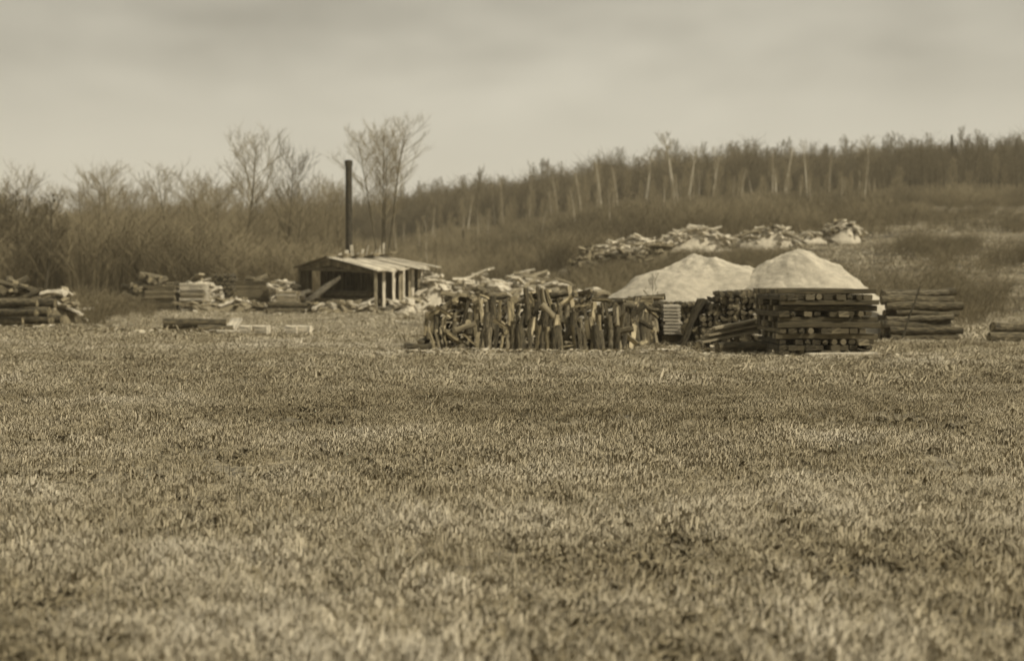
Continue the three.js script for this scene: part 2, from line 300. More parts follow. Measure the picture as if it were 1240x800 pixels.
function conifer(seed, h, w) {
  const R = rng(seed), tm = new MB(), cm = new MB();
  tm.tube([[0, -0.2, 0], [0, h * 0.5, 0], [0.05, h, 0]], [h * 0.016, h * 0.01, 0.01], 6);
  const n = Math.round(h * 26);
  for (let i = 0; i < n; i++) {
    const t = 0.12 + 0.88 * Math.pow(i / n, 0.9), y = t * h, a = i * 2.399 + R(), L = w * (1 - t) * (0.6 + 0.6 * R()) + 0.12, c = Math.cos(a), s = Math.sin(a), dr = 0.25 + 0.25 * R();
    const p1 = [c * L * 0.5, y - L * 0.5 * dr * 0.6, s * L * 0.5], p2 = [c * L, y - L * dr, s * L];
    cm.tube([[0, y, 0], p1, p2], [0.03, 0.05 + 0.10 * L, 0.02], 4, 0.7 + 0.6 * R(), null, 0.4, R);
    for (let k = 0; k < 5; k++) { const f = 0.3 + 0.65 * R(), q = [c * L * f, y - L * f * dr, s * L * f], b = a + (R() - 0.5) * 2.4, l = 0.15 + L * 0.25 * R(); cm.tube([q, [q[0] + Math.cos(b) * l, q[1] - l * 0.5 * R(), q[2] + Math.sin(b) * l]], [0.05, 0.015], 3, 0.7 + 0.6 * R()); }
  }
  return [tm.geo(), cm.geo()];
}
function plant(name, label, category, group, [tg, cg], tm, cm, x, z, turn, s = 1, sy = s) {
  const o = thing(name, label, category, [x, H(x, z), z], turn, group); o.scale.set(s, sy, s); o.rotation.z = 0.09 * N3(x * 3.7, 2.5, z * 3.7);
  mesh('trunk', tg, tm, o); mesh('crown', cg, cm, o); return o;
}
const birches = [1, 2, 3, 4, 5].map((i) => bareTree(100 + i, { height: 11, radius: 0.24, branches: 20, from: 0.45, branchLen: 2.6, angle: 0.62, subs: 5, twigs: 3, lift: 0.10, wander: 0.13, tip: 0.014 }));
const poles = [1, 2, 3, 4, 5].map((i) => bareTree(200 + i, { height: 10.5, radius: 0.15, branches: 26, from: 0.25, branchLen: 3.0, angle: 0.65, subs: 6, twigs: 5, lift: 0.12, wander: 0.15, tip: 0.02 }));
const spruces = [1, 2, 3].map((i) => conifer(300 + i, 9 + i, 2.0));
const slenders = [1, 2, 3].map((i) => bareTree(400 + i, { height: 11, radius: 0.14, branches: 32, from: 0.34, branchLen: 3.3, angle: 0.75, subs: 7, twigs: 8, lift: 0.06, wander: 0.13, tip: 0.008, stems: 1, round: 1 }));
const vase = bareTree(501, { height: 15.6, radius: 0.2, stems: 4, spreadStem: 0.22, branches: 24, from: 0.5, branchLen: 3.2, angle: 0.8, subs: 8, twigs: 9, lift: 0.03, wander: 0.12, tip: 0.007, segs: 8, round: 1 });
{
  const R = rng(9001);
  // the ridge wood
  for (let i = 0; i < 150; i++) { const px = 400 + 880 * ((i + R()) / 150), D = 246 + R() * 60, x = AX(px, D); plant('bare_tree', 'bare dark-trunked tree in the wood along the ridge', 'tree', 'dark trunks in the ridge wood', pick(poles, R), M.trunkDark, M.twigDark, x, -D, R() * 6, 0.8 + 0.5 * R(), 0.75 + 0.5 * R()); }
  for (const px of [566, 600, 609, 641, 668, 674, 704, 722, 728, 748, 846, 862, 867, 897, 910, 935, 939, 976, 1003, 1085]) { const D = 226 + R() * 34, x = AX(px, D); plant('birch_tree', 'slender birch with pale bare trunk in the ridge wood', 'tree', 'slender birches along the ridge', pick(birches, R), M.birch, M.twig, x, -D, R() * 6, 0.55 + 0.5 * R(), 0.55 + 0.5 * R()); }
  for (const [px, s] of [[781, 1.05], [817, 1.25], [833, 1.0], [948, 0.95], [1050, 1.05]]) { const D = 236 + R() * 6, x = AX(px, D); plant('birch_tree', 'stout white-trunked birch standing out before the ridge wood', 'tree', 'stout birches before the ridge wood', pick(birches, R), M.birch, M.twig, x, -D, R() * 6, s * 1.6, s * 1.02); }
  for (const [px, D, s] of [[744, 265, 0.95], [790, 262, 0.9], [914, 258, 1.0], [1024, 260, 0.85]]) plant('spruce_tree', 'dark spruce standing among the ridge birches', 'tree', 'spruces in the ridge wood', pick(spruces, R), M.trunkDark, M.needle, AX(px, D), -D, R() * 6, s * 0.8, s * 0.9);
  for (let i = 0; i < 40; i++) { const px = 1040 + 230 * (i + R()) / 40, D = 205 + R() * 50; plant('bare_tree', 'bare dark tree in the thick wood reaching down the hill', 'tree', 'dark trees of the wood on the hill', pick(poles, R), M.trunkDark, M.twigDark, AX(px, D), -D, R() * 6, 0.8 + 0.3 * R(), 0.6 + 0.3 * R()); }
  for (let i = 0; i < 20; i++) { const px = 1075 + 175 * (i + R()) / 20, D = 250 + R() * 40; plant('spruce_tree', 'dark spruce in the dense stand crowning the hill', 'tree', 'spruces crowning the hill', pick(spruces, R), M.trunkDark, M.needle, AX(px, D), -D, R() * 6, 0.85, 0.72 + 0.3 * R()); }
  plant('spruce_tree', 'small lone dark spruce in the brush behind the shed', 'tree', null, spruces[0], M.trunkDark, M.needle, AX(561, 170), -170, 0.4, 0.36, 0.36);
  // trees over the left thicket
  plant('bare_tree', 'tall bare tree with spreading vase-shaped crown behind the smokestack', 'tree', null, vase, M.trunk, M.twig, AX(464, 104), -104, 0.6, 0.82, 1.0);
  plant('bare_tree', 'thin bare tree with rounded airy crown in the thicket', 'tree', null, slenders[0], M.trunk, M.twig, AX(290, 112), -112, 2, 1.3, 1.28);
  plant('bare_tree', 'straight bare tree with narrow crown beside the smokestack', 'tree', null, slenders[1], M.trunkDark, M.twigDark, AX(348, 108), -108, 1, 0.85, 1.12);
  plant('bare_tree', 'wide faint bare tree rising over the low thicket', 'tree', null, slenders[2], M.trunk, M.twig, AX(134, 116), -116, 1, 1.2, 1.02);
  for (let i = 0; i < 64; i++) { const px = -10 + 425 * (i + R()) / 64, D = 100 + R() * 70; plant('bare_tree', 'low bare tree in the thicket behind the lumber piles', 'tree', 'low trees in the thicket', pick(slenders, R), M.trunk, M.twig, AX(px, D), -D, R() * 6, 0.6 + 0.5 * R(), 0.6 + 0.42 * R()); }
  for (let i = 0; i < 7; i++) { const px = -8 + 66 * (i + R()) / 7, D = 84 + R() * 20; plant('bushy_tree', 'dense dark bushy tree at the thicket edge', 'tree', 'dark bushy trees at the thicket edge', pick(poles, R), M.trunkDark, M.twigDark, AX(px, D), -D, R() * 6, 0.95, 0.66 + 0.2 * R()); }
  for (let i = 0; i < 70; i++) { const px = 470 + 590 * R(), D = 130 + 105 * Math.sqrt(R()), pale = R() < 0.4, x = AX(px, D); plant('young_tree', pale ? 'thin pale young tree scattered in the hillside brush' : 'thin dark young tree scattered in the hillside brush', 'tree', 'young trees in the hillside brush', pick(pale ? birches : poles, R), pale ? M.birch : M.trunk, M.twig, x, -D, R() * 6, 0.28 + 0.2 * R(), 0.36 + 0.26 * R()); }
  for (let i = 0; i < 46; i++) { const px = 540 + 700 * (i + R()) / 46, D = 192 + 52 * R(), x = AX(px, D); plant('young_tree', 'half-grown bare tree straggling out before the ridge wood', 'tree', 'half-grown trees before the ridge wood', pick(poles, R), M.trunk, M.twig, x, -D, R() * 6, 0.4 + 0.35 * R(), 0.35 + 0.4 * R()); }
  // saplings
  const sapl = [1, 2, 3].map((i) => bareTree(600 + i, { height: 3.4, radius: 0.035, branches: 9, from: 0.3, branchLen: 1.2, angle: 0.6, subs: 3, twigs: 2, lift: 0.1, wander: 0.2, tip: 0.008 }));
  for (const [px, D, s] of [[581, 72, 0.8], [527, 84, 1.5], [640, 90, 1.0], [560, 88, 1.1]]) plant('sapling', 'thin bare sapling among the yard weeds behind the firewood heap', 'sapling', 'saplings in the yard', pick(sapl, R), M.trunk, M.twig, AX(px, D), -D, R() * 6, s);
  plant('sapling', 'thin bare sapling against the flank of the sawdust mound', 'sapling', null, sapl[1], M.trunkDark, M.twigDark, AX(792, 32.6), -32.6, 1, 0.55, 0.56);
  for (const [px, D, s] of [[518, 130, 2.0], [740, 150, 1.7], [696, 160, 2.0], [655, 150, 1.5]]) plant('sapling', 'slender pale-stemmed sapling in the hillside brush', 'sapling', 'pale saplings in the hillside brush', pick(sapl, R), M.birch, M.twig, AX(px, D), -D, R() * 6, s);
}
// brush: one mass nobody could count
function brushGeo(seed, stems, h, w, r) {
  const R = rng(seed), m = new MB();
  for (let i = 0; i < stems; i++) {
    const a = R() * 6.283, b = Math.sqrt(R()) * w * 0.35, x = Math.cos(a) * b, z = Math.sin(a) * b, l = h * (0.5 + 0.5 * R()), o = w * (0.15 + 0.5 * R()), a2 = a + (R() - 0.5) * 1.5;
    const p = [x + Math.cos(a2) * o * 0.4, l * 0.55, z + Math.sin(a2) * o * 0.4], q = [x + Math.cos(a2) * o, l, z + Math.sin(a2) * o];
    m.tube([[x, -0.2, z], p, q], [r, r * 0.8, r * 0.3], 3, 0.7 + 0.6 * R());
    for (let k = 0; k < 4; k++) { const f = 0.2 + 0.75 * R(), s = [lerp(p[0], q[0], f), lerp(p[1], q[1], f), lerp(p[2], q[2], f)], aa = R() * 6.283, ll = h * (0.12 + 0.16 * R()); m.tube([s, [s[0] + Math.cos(aa) * ll * 0.7, s[1] + ll * 0.7, s[2] + Math.sin(aa) * ll * 0.7]], [r * 0.7, r * 0.3], 3, 0.7 + 0.6 * R()); }
  }
  return m.geo();
}
function brush(name, label, geo, list, vFn, R) {
  const im = new THREE.InstancedMesh(geo, M.blade, list.length), mt = new THREE.Matrix4(), q = new THREE.Quaternion(), col = new THREE.Color();
  list.forEach(([x, z, s, sy], i) => { q.setFromAxisAngle(new THREE.Vector3(0, 1, 0), R() * 6.283); mt.compose(new THREE.Vector3(x, H(x, z), z), q, new THREE.Vector3(s, sy, s)); im.setMatrixAt(i, mt); col.setRGB(...sep(vFn(x, z))); im.setColorAt(i, col); });
  im.name = numbered(name); im.castShadow = im.receiveShadow = true; scene.add(im); return tag(im, label, 'brush', null, 'stuff');
}
{
  const R = rng(4242), g = brushGeo(21, 30, 3, 2.4, 0.018), g2 = brushGeo(22, 44, 6.4, 3.4, 0.022), g3 = brushGeo(23, 60, 11, 4.2, 0.035);
  const hill = [], left = [], ridge = [], rows = [];
  for (let i = 0; i < 24000; i++) { const D = Math.sqrt(lerp(96 * 96, 300 * 300, R())), u = -0.30 + 0.82 * R(), x = u * D; const edge = lerp(94, 104, R()) + 16 * sstep(0.04, 0.12, u) + 70 * sstep(0.24, 0.40, u + 0.16 * fbm(x * 0.04, 1, D * 0.04, 3)) * (0.7 + 0.6 * R()); if (D < edge) continue; if (R() > 0.80 + 1.4 * fbm(x * 0.05, 2, D * 0.03, 3)) continue; const s = (0.45 + 0.7 * R() * R()) * lerp(1, 0.62, sstep(170, 235, D)); hill.push([x, -D, s * 1.1, s * (0.7 + 0.6 * R() + 0.8 * fbm(x * 0.08, 8, D * 0.05, 2))]); }
  brush('brush', 'leafless grey brush covering the hillside below the wood', g, hill, (x, z) => clamp(0.145 + 0.26 * fbm(x * 0.05, 3, z * 0.03, 3) + (R() - 0.5) * 0.14, 0.05, 0.38), R);
  for (let i = 0; i < 2600; i++) { const D = Math.sqrt(lerp(86 * 86, 200 * 200, R())), u = -0.50 + 0.44 * R(), x = u * D; if (R() < sstep(-0.16, -0.07, u)) continue; const k = 0.82 + 1.0 * fbm(x * 0.07, 6, D * 0.03, 3) - 0.35 * sstep(-0.2, -0.1, u); const s = 0.75 + 0.5 * R(); left.push([x, -D, s, s * clamp(k, 0.4, 1.4)]); }
  brush('brush', 'tall leafless thicket behind the lumber yard', g2, left, (x, z) => clamp(0.19 + 0.22 * fbm(x * 0.06, 3, z * 0.06, 3) + (R() - 0.5) * 0.08, 0.08, 0.4), R);
  for (let i = 0; i < 2600; i++) { const D = 252 + R() * 110, u = -0.36 + 0.86 * R(), x = u * D; const s = 0.75 + 0.5 * R(); ridge.push([x, -D, s, s * (0.68 + 0.8 * fbm(x * 0.12, 6, D * 0.05, 3))]); }
  brush('woodland', 'dense bare woodland massed along the ridge', g3, ridge, (x, z) => clamp(0.10 + 0.1 * fbm(x * 0.08, 3, z * 0.05, 3) + (R() - 0.5) * 0.05, 0.04, 0.3), R);
  // weedy rows across the hill pasture
  for (const [u0, u1, D, n] of [[0.29, 0.39, 190, 150], [0.30, 0.38, 92, 120], [0.34, 0.46, 170, 90], [0.34, 0.46, 80, 80], [0.31, 0.45, 118, 60], [-0.05, 0.06, 82, 200], [0.02, 0.16, 62, 240], [0.0, 0.14, 76, 260], [0.1, 0.26, 78, 200], [0.15, 0.32, 62, 160], [0.26, 0.42, 56, 160], [0.27, 0.45, 140, 140], [-0.4, -0.3, 62, 120]]) for (let i = 0; i < n; i++) { const q = (R() + R() + R()) / 3, u = lerp(u0 - 0.03, u1 + 0.03, q), d = D + (R() + R() + R() - 1.5) * 9 + 14 * N3(u * 25, D, 1), s = (0.1 + 0.26 * R()) * (0.5 + Math.sin(Math.PI * q)); rows.push([u * d, -d, s * 1.3, s]); }
  brush('weeds', 'dark dead weeds in rows across the pasture', g, rows, () => 0.08 + 0.10 * R(), R);
}
console.log('setting built');

// ---------------------------------------------------------------- sawdust mounds
function moundGeo(h, rx, rz, seed, ridged = 0.2, n = 48, m = 20) {
  const p = [], uv = [], col = [], idx = [];
  for (let j = 0; j <= m; j++) for (let i = 0; i <= n; i++) {
    const a = i / n * 2 * Math.PI, t = j / m, ca = Math.cos(a), sa = Math.sin(a), w = 1 + 0.2 * N3(ca * 1.4 + seed, sa * 1.4, seed * 3);
    const x = ca * rx * t * w, z = sa * rz * t * w;
    let y = h * (1 - (Math.sqrt(t * t + 0.30) - 0.5477) / (Math.sqrt(1.30) - 0.5477));
    y += (fbm(x * 0.9 + seed, y, z * 0.9, 4) * ridged * 2 + N3(ca * 5 + seed, sa * 5, t * 2) * 0.09 * t) * (1 - t * t) * h * 0.4 + 0.05 * fbm(x * 4 + seed, y * 4, z * 4, 3) * h * 0.4;
    p.push(x, j === m ? -0.3 : y, z); uv.push(x / 1.7 + 0.3 * y, (z - y) / 1.7); const v = 0.92 + 0.34 * fbm(ca * 4, sa * 4 + seed, t * 2, 3); col.push(v, v, v);
  }
  for (let j = 0; j < m; j++) for (let i = 0; i < n; i++) { const a = j * (n + 1) + i, b = a + 1, c = a + n + 1, d = c + 1; idx.push(a, b, c, b, d, c); }
  const g = new THREE.BufferGeometry(); g.setAttribute('position', new THREE.Float32BufferAttribute(p, 3)); g.setAttribute('uv', new THREE.Float32BufferAttribute(uv, 2)); g.setAttribute('color', new THREE.Float32BufferAttribute(col, 3)); g.setIndex(idx); g.computeVertexNormals();
  return g;
}
function mound(label, x, z, h, rx, rz, seed, turn = 0, m = M.dust) { const o = mesh('sawdust_mound', moundGeo(h, rx, rz, seed, 0.22, 160, 90), m); o.position.set(x, H(x, z), z); o.rotation.y = turn; return tag(o, label, 'sawdust mound'); }
mound('broad pale sawdust mound with a long shallow flank towards the firewood heap', AX(854, 37.8), -37.8, 2.36, 4.5, 3.2, 1.7);
mound('tall rounded pale sawdust mound rising directly behind the tie stack', AX(966, 36.8), -36.8, 2.48, 3.4, 2.9, 5.2);

// ---------------------------------------------------------------- tie stack (cross-piled squared timbers)
{
  const R = rng(31), lx = [0, 1, 2, 3].map((i) => timberGeo(2.02 + i * 0.05, 0.09 + 0.011 * i, 0.19, 40 + i, 0.008 * (i - 1.5), 1.2)), lz = [0, 1, 2, 3, 4, 5].map((i) => i % 3 === 1 ? logGeo(2.35 + i * 0.02, 0.062, 0.055, 54 + i, 0.8, 1, 0.02) : timberGeo(2.33 + i * 0.03, 0.09 + 0.006 * i, 0.13 + 0.018 * i, 50 + i, 0, 0.95));
  const x0 = 5.66, w = 2.05, zF = -26.1, dep = 2.4, step = 0.119, rows = 'zzzxzxxzxxzx'.split('');
  const ord = ['bottom', 'second', 'third', 'fourth', 'fifth', 'sixth', 'seventh', 'eighth', 'ninth', 'tenth', 'eleventh', 'top'], grp = 'ties in the square stack', tones = [...M.darkWood, M.darkWood[0], M.bark[1], M.bark[1], M.bark[0], M.grey[0], M.grey[1]];
  rows.forEach((k, j) => {
    const y = 0.07 + step * j;
    if (k === 'z') { let x = x0 + 0.08; while (x < x0 + w - 0.02) { const gap = R() < 0.22 ? 0.1 + 0.08 * R() : 0.012; const o = tag(mesh('timber_tie', pick(lz, R), pick(tones, R)), 'tie laid end outward in the ' + ord[j] + ' layer of the square stack', 'tie', grp); span(o, [x, y + (R() - 0.5) * 0.01, zF + 0.03 - R() * 0.12], [x + (R() - 0.5) * 0.05, y, zF - dep + 0.06 - 0.1 * R()], (R() - 0.5) * 0.1); x += 0.165 + gap + 0.03 * R(); } }
    else for (const zz of [0.10, 0.5, 1.0, 1.5, 2.0, 2.3]) { const o = tag(mesh('timber_tie', pick(lx, R), pick(tones, R)), 'tie laid crosswise in the ' + ord[j] + ' layer of the square stack', 'tie', grp); const z = zF - zz - R() * 0.12; span(o, [x0 - 0.03 + R() * 0.08, y, z], [x0 + w - 0.04 + R() * 0.08, y + (R() - 0.5) * 0.012, z - (R() - 0.5) * 0.08], (R() - 0.5) * 0.08); }
  });
  // pale plank at its foot
  tag(span(mesh('plank', timberGeo(1.5, 0.05, 0.24, 61), M.pale[1]), [6.15, 0.07, -25.75], [7.65, 0.08, -25.95]), 'pale plank lying in the grass at the foot of the tie stack', 'plank');
}
// the darker stack next to it
{
  const R = rng(32), lx = [0, 1, 2, 3].map((i) => logGeo(1.7 + i * 0.12, 0.07 + 0.02 * i, 0.06 + 0.02 * i, 70 + i, 0.9, 1, 0.04));
  const label = 'dark weathered log in the untidy low stack beyond the tie stack', grp = 'logs in the untidy low stack', x0 = AX(1070, 33.4);
  for (let j = 0; j < 8; j++) for (let k = 0; k < 5 - (j >> 1); k++) { const l = 1.7 + 0.4 * R(), x = x0 + 0.25 * R() + 0.03 * j, y = H(x0 + 1, -34) + 0.10 + j * 0.165 + 0.05 * (R() - 0.5), z = -33.4 - 0.34 * k - 0.1 * j - 0.08 * R(), a = 0.22 * (R() - 0.5); span(tag(mesh('crib_log', pick(lx, R), pick(M.bark, R)), label, 'log', grp), [x, y, z], [x + l * Math.cos(a), y + 0.14 * (R() - 0.5), z + l * Math.sin(a)], R() * 6); }
  const lg = logGeo(1.7, 0.16, 0.13, 79, 1.5);
  for (const [px, D, dy, dx] of [[1198, 32.5, 0.13, 0], [1206, 32.9, 0.14, 0.1], [1202, 32.7, 0.4, 0.05]]) { const x = AX(px, D); span(tag(mesh('log', lg, pick(M.bark, R)), 'dark log in the low heap at the pasture edge', 'log', 'logs in the low heap at the pasture edge'), [x, H(x, -D) + dy, -D], [x + 1.7, H(x + 1.7, -D) + dy, -D - 0.2 - dx], R() * 6); }
  span(tag(mesh('pole', logGeo(1.9, 0.035, 0.025, 80, 1), M.bark[1]), 'thin dark pole leaning on the untidy low stack', 'pole'), [AX(1092, 32.7), H(10, -32.7), -32.7], [AX(1112, 33.1), H(10, -33.1) + 1.3, -33.15]);
}
// ---------------------------------------------------------------- cordwood and boards between the heap and the ties
{
  const R = rng(33), g = [0, 1, 2, 3, 4, 5].map((i) => logGeo(1.25, 0.06 + 0.012 * i, 0.055 + 0.012 * i, 90 + i, 0.9 + 0.15 * (i % 3), i === 3 ? 0.5 : i === 5 ? 0.27 : 1, 0.03));
  const label = 'dark cordwood log in the ranked pile under the sawdust mound', grp = 'logs in the ranked pile';
  const zF = -30.2; let y = 0.1, row = 0;
  while (y < 1.36) { const xa = AX(836, 30.2) + 0.08 * row, xb = AX(924, 30.2); for (let x = xa + (row % 2) * 0.1; x < xb; x += 0.162) { if (row > 7 && R() < 0.3) continue; const o = tag(mesh('cordwood_log', pick(g, R), pick(M.bark, R)), label, 'log', grp); const zz = zF + (R() - 0.5) * 0.16; span(o, [x, y, zz], [x + (R() - 0.5) * 0.06, y, zz - 1.25], R() * 6); } y += 0.15; row++; }
  for (let row = 0, yy = 0.1; yy < 1.08; yy += 0.15, row++) for (let xx = AX(744, 33.6) + (row % 2) * 0.1; xx < AX(846, 33.6); xx += 0.165) { const o = tag(mesh('cordwood_log', pick(g, R), pick(M.bark, R)), 'dark cordwood log in the low rank between heap and mound', 'log', 'logs in the low rank'), zz = -33.2 + (R() - 0.5) * 0.2; span(o, [xx, yy + 0.03 * (R() - 0.5), zz], [xx + (R() - 0.5) * 0.08, yy, zz - 1.2], R() * 6); }
  // leaning dark bolts at the pile's open end
  for (let i = 0; i < 5; i++) { const x = AX(826, 30.1) + i * 0.07, o = tag(mesh('cordwood_log', g[1], M.bark[1]), 'dark log leaning against the open end of the ranked pile', 'log', 'logs leaning on the ranked pile'); span(o, [x - 0.05, 0.02, -30.0 - 0.21 * i], [x + 0.42, 1.16, -30.05 - 0.21 * i], R() * 6); }
  // pale boards, stickered
  const b = [0, 1, 2].map((i) => timberGeo(1.4, 0.055, 0.44, 95 + i));
  const x = AX(815, 31.6); for (let i = 0; i < 9; i++) tag(span(mesh('board', b[i % 3], M.pale[i % 3]), [x + (R() - 0.5) * 0.05, H(x, -33) + 0.30 + i * 0.085, -31.6], [x + 0.1 + (R() - 0.5) * 0.05, H(x, -33) + 0.30 + i * 0.085, -33.0]), 'pale wide board in the neat stack between heap and mound', 'board', 'boards in the neat pale stack');
  for (const dz of [-31.75, -32.3, -32.9]) span(tag(mesh('bearer', timberGeo(0.62, 0.25, 0.14, 99), M.darkWood[0]), 'dark bearer under the neat pale board stack', 'bearer', 'bearers under the pale boards'), [x - 0.26, H(x, -33) + 0.135, dz], [x + 0.36, H(x, -33) + 0.135, dz]);
  // light planks and dark logs lying before the pile
  const pl = [0, 1, 2].map((i) => timberGeo(1.5, 0.055, 0.2, 110 + i));
  for (let i = 0; i < 7; i++) tag(span(mesh('plank', pl[i % 3], M.grey[2 - i % 2]), [4.35 + 0.06 * i, 0.20 + 0.055 * i, -28.5 - 0.12 * (i % 3)], [5.80 + 0.03 * i, 0.46 + 0.05 * i, -28.9 - 0.1 * (i % 3)]), 'grey plank in the sloping bundle before the ranked cordwood', 'plank', 'planks in the sloping bundle');
  const lg = logGeo(1.15, 0.13, 0.115, 120, 1.5);
  tag(span(mesh('log', lg, M.bark[1]), [4.55, 0.13, -27.2], [5.62, 0.13, -27.45]), 'stout dark log in the grass beside the tie stack', 'log');
  tag(span(mesh('log', lg, M.bark[0]), [4.25, 0.11, -28.25], [4.6, 0.13, -29.3]), 'short dark log carrying the sloping plank bundle', 'log');
  tag(span(mesh('log', logGeo(1.3, 0.12, 0.11, 121, 1.6), M.bark[3]), [5.35, 0.28, -28.4], [5.45, 0.30, -29.6]), 'brown log propping the sloping plank bundle', 'log');
}
// ---------------------------------------------------------------- the firewood heap
{
  const R = rng(34), g = [], tones = [[M.bark[0], 'brown'], [M.bark[0], 'brown'], [M.bark[1], 'dark'], [M.bark[1], 'dark'], [M.bark[2], 'brown'], [M.bark[1], 'dark'], [M.bark[3], 'light brown'], [M.grey[0], 'weathered grey'], [M.grey[1], 'weathered grey']];
  const shapes = ['round', 'half-split', 'quartered'];
  for (let i = 0; i < 12; i++) { const r = 0.066 + 0.009 * (i % 4); g.push(logGeo(0.46 + 0.05 * (i % 4), r, r * 0.94, 130 + i, 2.6, i % 3 === 1 ? 0.5 : i % 3 === 2 ? 0.27 : 1, 0.012)); }
  const len = (i) => 0.46 + 0.05 * (i % 4), grp = 'bolts in the firewood heap';
  const put = (a, dir, i, roll, pose) => { const [m, tone] = pick(tones, R), o = tag(mesh('firewood_bolt', g[i], m), tone + ' ' + shapes[i % 3] + ' firewood bolt ' + pose, 'firewood', grp); const d = new THREE.Vector3(...dir).normalize().multiplyScalar(len(i)); span(o, a, [a[0] + d.x, a[1] + d.y, a[2] + d.z], roll); return o; };
  // front line: from (-2.2, -28.7) to (2.35, -28.2), then bends back to (3.8, -31.7)
  const line = (s) => s < 4.6 ? [-2.2 + s, -28.75 + 0.12 * s - 0.35 * Math.exp(-s * 2)] : [2.4 + (s - 4.6) * 0.55, -28.25 - (s - 4.6) * 1.35];
  const env = (s) => 0.70 + 0.42 * sstep(0, 0.8, s) + 0.06 * Math.sin(s * 2.1 + 1) + 0.04 * Math.sin(s * 5.3) - 0.12 * sstep(3.6, 4.6, s);
  const names = ['standing in the front row of the heap', 'standing in the middle of the heap', 'standing high in the heap', 'standing at the back of the heap'];
  for (let tier = 0; tier < 4; tier++) {
    let s = 0.05 + tier * 0.07;
    while (s < 7.0) {
      const [lx, lz] = line(s), i = Math.floor(R() * 12), yb = 0.30 * tier + (R() - 0.5) * 0.12, back = lz - 0.20 * tier - 0.07 * R();
      if (yb + 0.45 < env(s) * 1.2) {
        const side = 0.45 * N3(s * 1.1, tier * 3.1, 2) + (R() - 0.5) * 0.3, lie = s < 1.3 ? 0.45 : 0.16, k = R();
        if (k < lie * 0.5) { const a = (R() - 0.5) * 1.0; put([lx - 0.02, yb + 0.10, back + 0.12 + 0.1 * R()], [Math.sin(a), 0.25 * (R() - 0.3), -Math.cos(a)], i, R() * 6, 'lying end outward in the heap'); s += 0.17; continue; }
        if (k < lie) { const a = (R() < 0.7 ? -1 : 1) * (0.2 + 0.6 * R()); put([lx - 0.12, yb + (a < 0 ? 0.42 : 0.1), back + 0.06], [Math.cos(a), Math.sin(a), -0.25 * R()], i, R() * 6, 'lying slantwise in the heap'); s += 0.2; continue; }
        put([lx, Math.max(0, yb), back], [side, 1, -0.2 - 0.3 * R()], i, R() * 6, names[tier]);
      }
      s += 0.118 + 0.035 * R();
    }
  }
  // heart of the heap: bolts lying front to back, and loose ones on top
  { const at = []; for (let s = 0.3; s < 6.95; s += 0.155) { const [lx, lz] = line(s); for (let j = 0; j < 8; j++) for (let k = 0; k < 2; k++) { if (j * 0.15 + 0.1 > env(s) * 1.2 - 0.12) continue; at.push([lx + 0.05 * (R() - 0.5), 0.08 + j * 0.15, lz - 0.30 - 0.10 * j - 0.56 * k]); } }
    const im = new THREE.InstancedMesh(g[1], M.bark[1], at.length), mt = new THREE.Matrix4(), q = new THREE.Quaternion(); at.forEach((p, i) => { q.setFromEuler(new THREE.Euler(R() * 6, Math.PI / 2 + 0.15 * (R() - 0.5), 0, 'YXZ')); mt.compose(new THREE.Vector3(p[0], p[1], p[2] - 0.25), q, new THREE.Vector3(1, 1, 1)); im.setMatrixAt(i, mt); im.setColorAt(i, new THREE.Color(1, 1, 1)); });
    im.name = 'firewood_core'; scene.add(im); tag(im, 'packed firewood filling the inside of the jumbled heap', 'firewood', null, 'stuff'); }
  for (let i = 0; i < 34; i++) { const s = 0.6 + 6.2 * (i + R()) / 34, [lx, lz] = line(s), a = R() * 6.283; put([lx, env(s) * 1.2 - 0.16 + R() * 0.1, lz - 0.85 - 0.3 * R()], [Math.cos(a), 0.35 * (R() - 0.4), Math.sin(a)], Math.floor(R() * 12), R() * 6, 'tossed loosely on top of the heap'); }
  tag(span(mesh('firewood_bolt', logGeo(0.6, 0.085, 0.08, 149, 2.2), M.bark[1]), [-2.42, 0.09, -28.3], [-1.9, 0.09, -28.45], 1), 'dark round bolt lying apart at the outer end of the firewood heap', 'firewood');
}
console.log('stacks built');

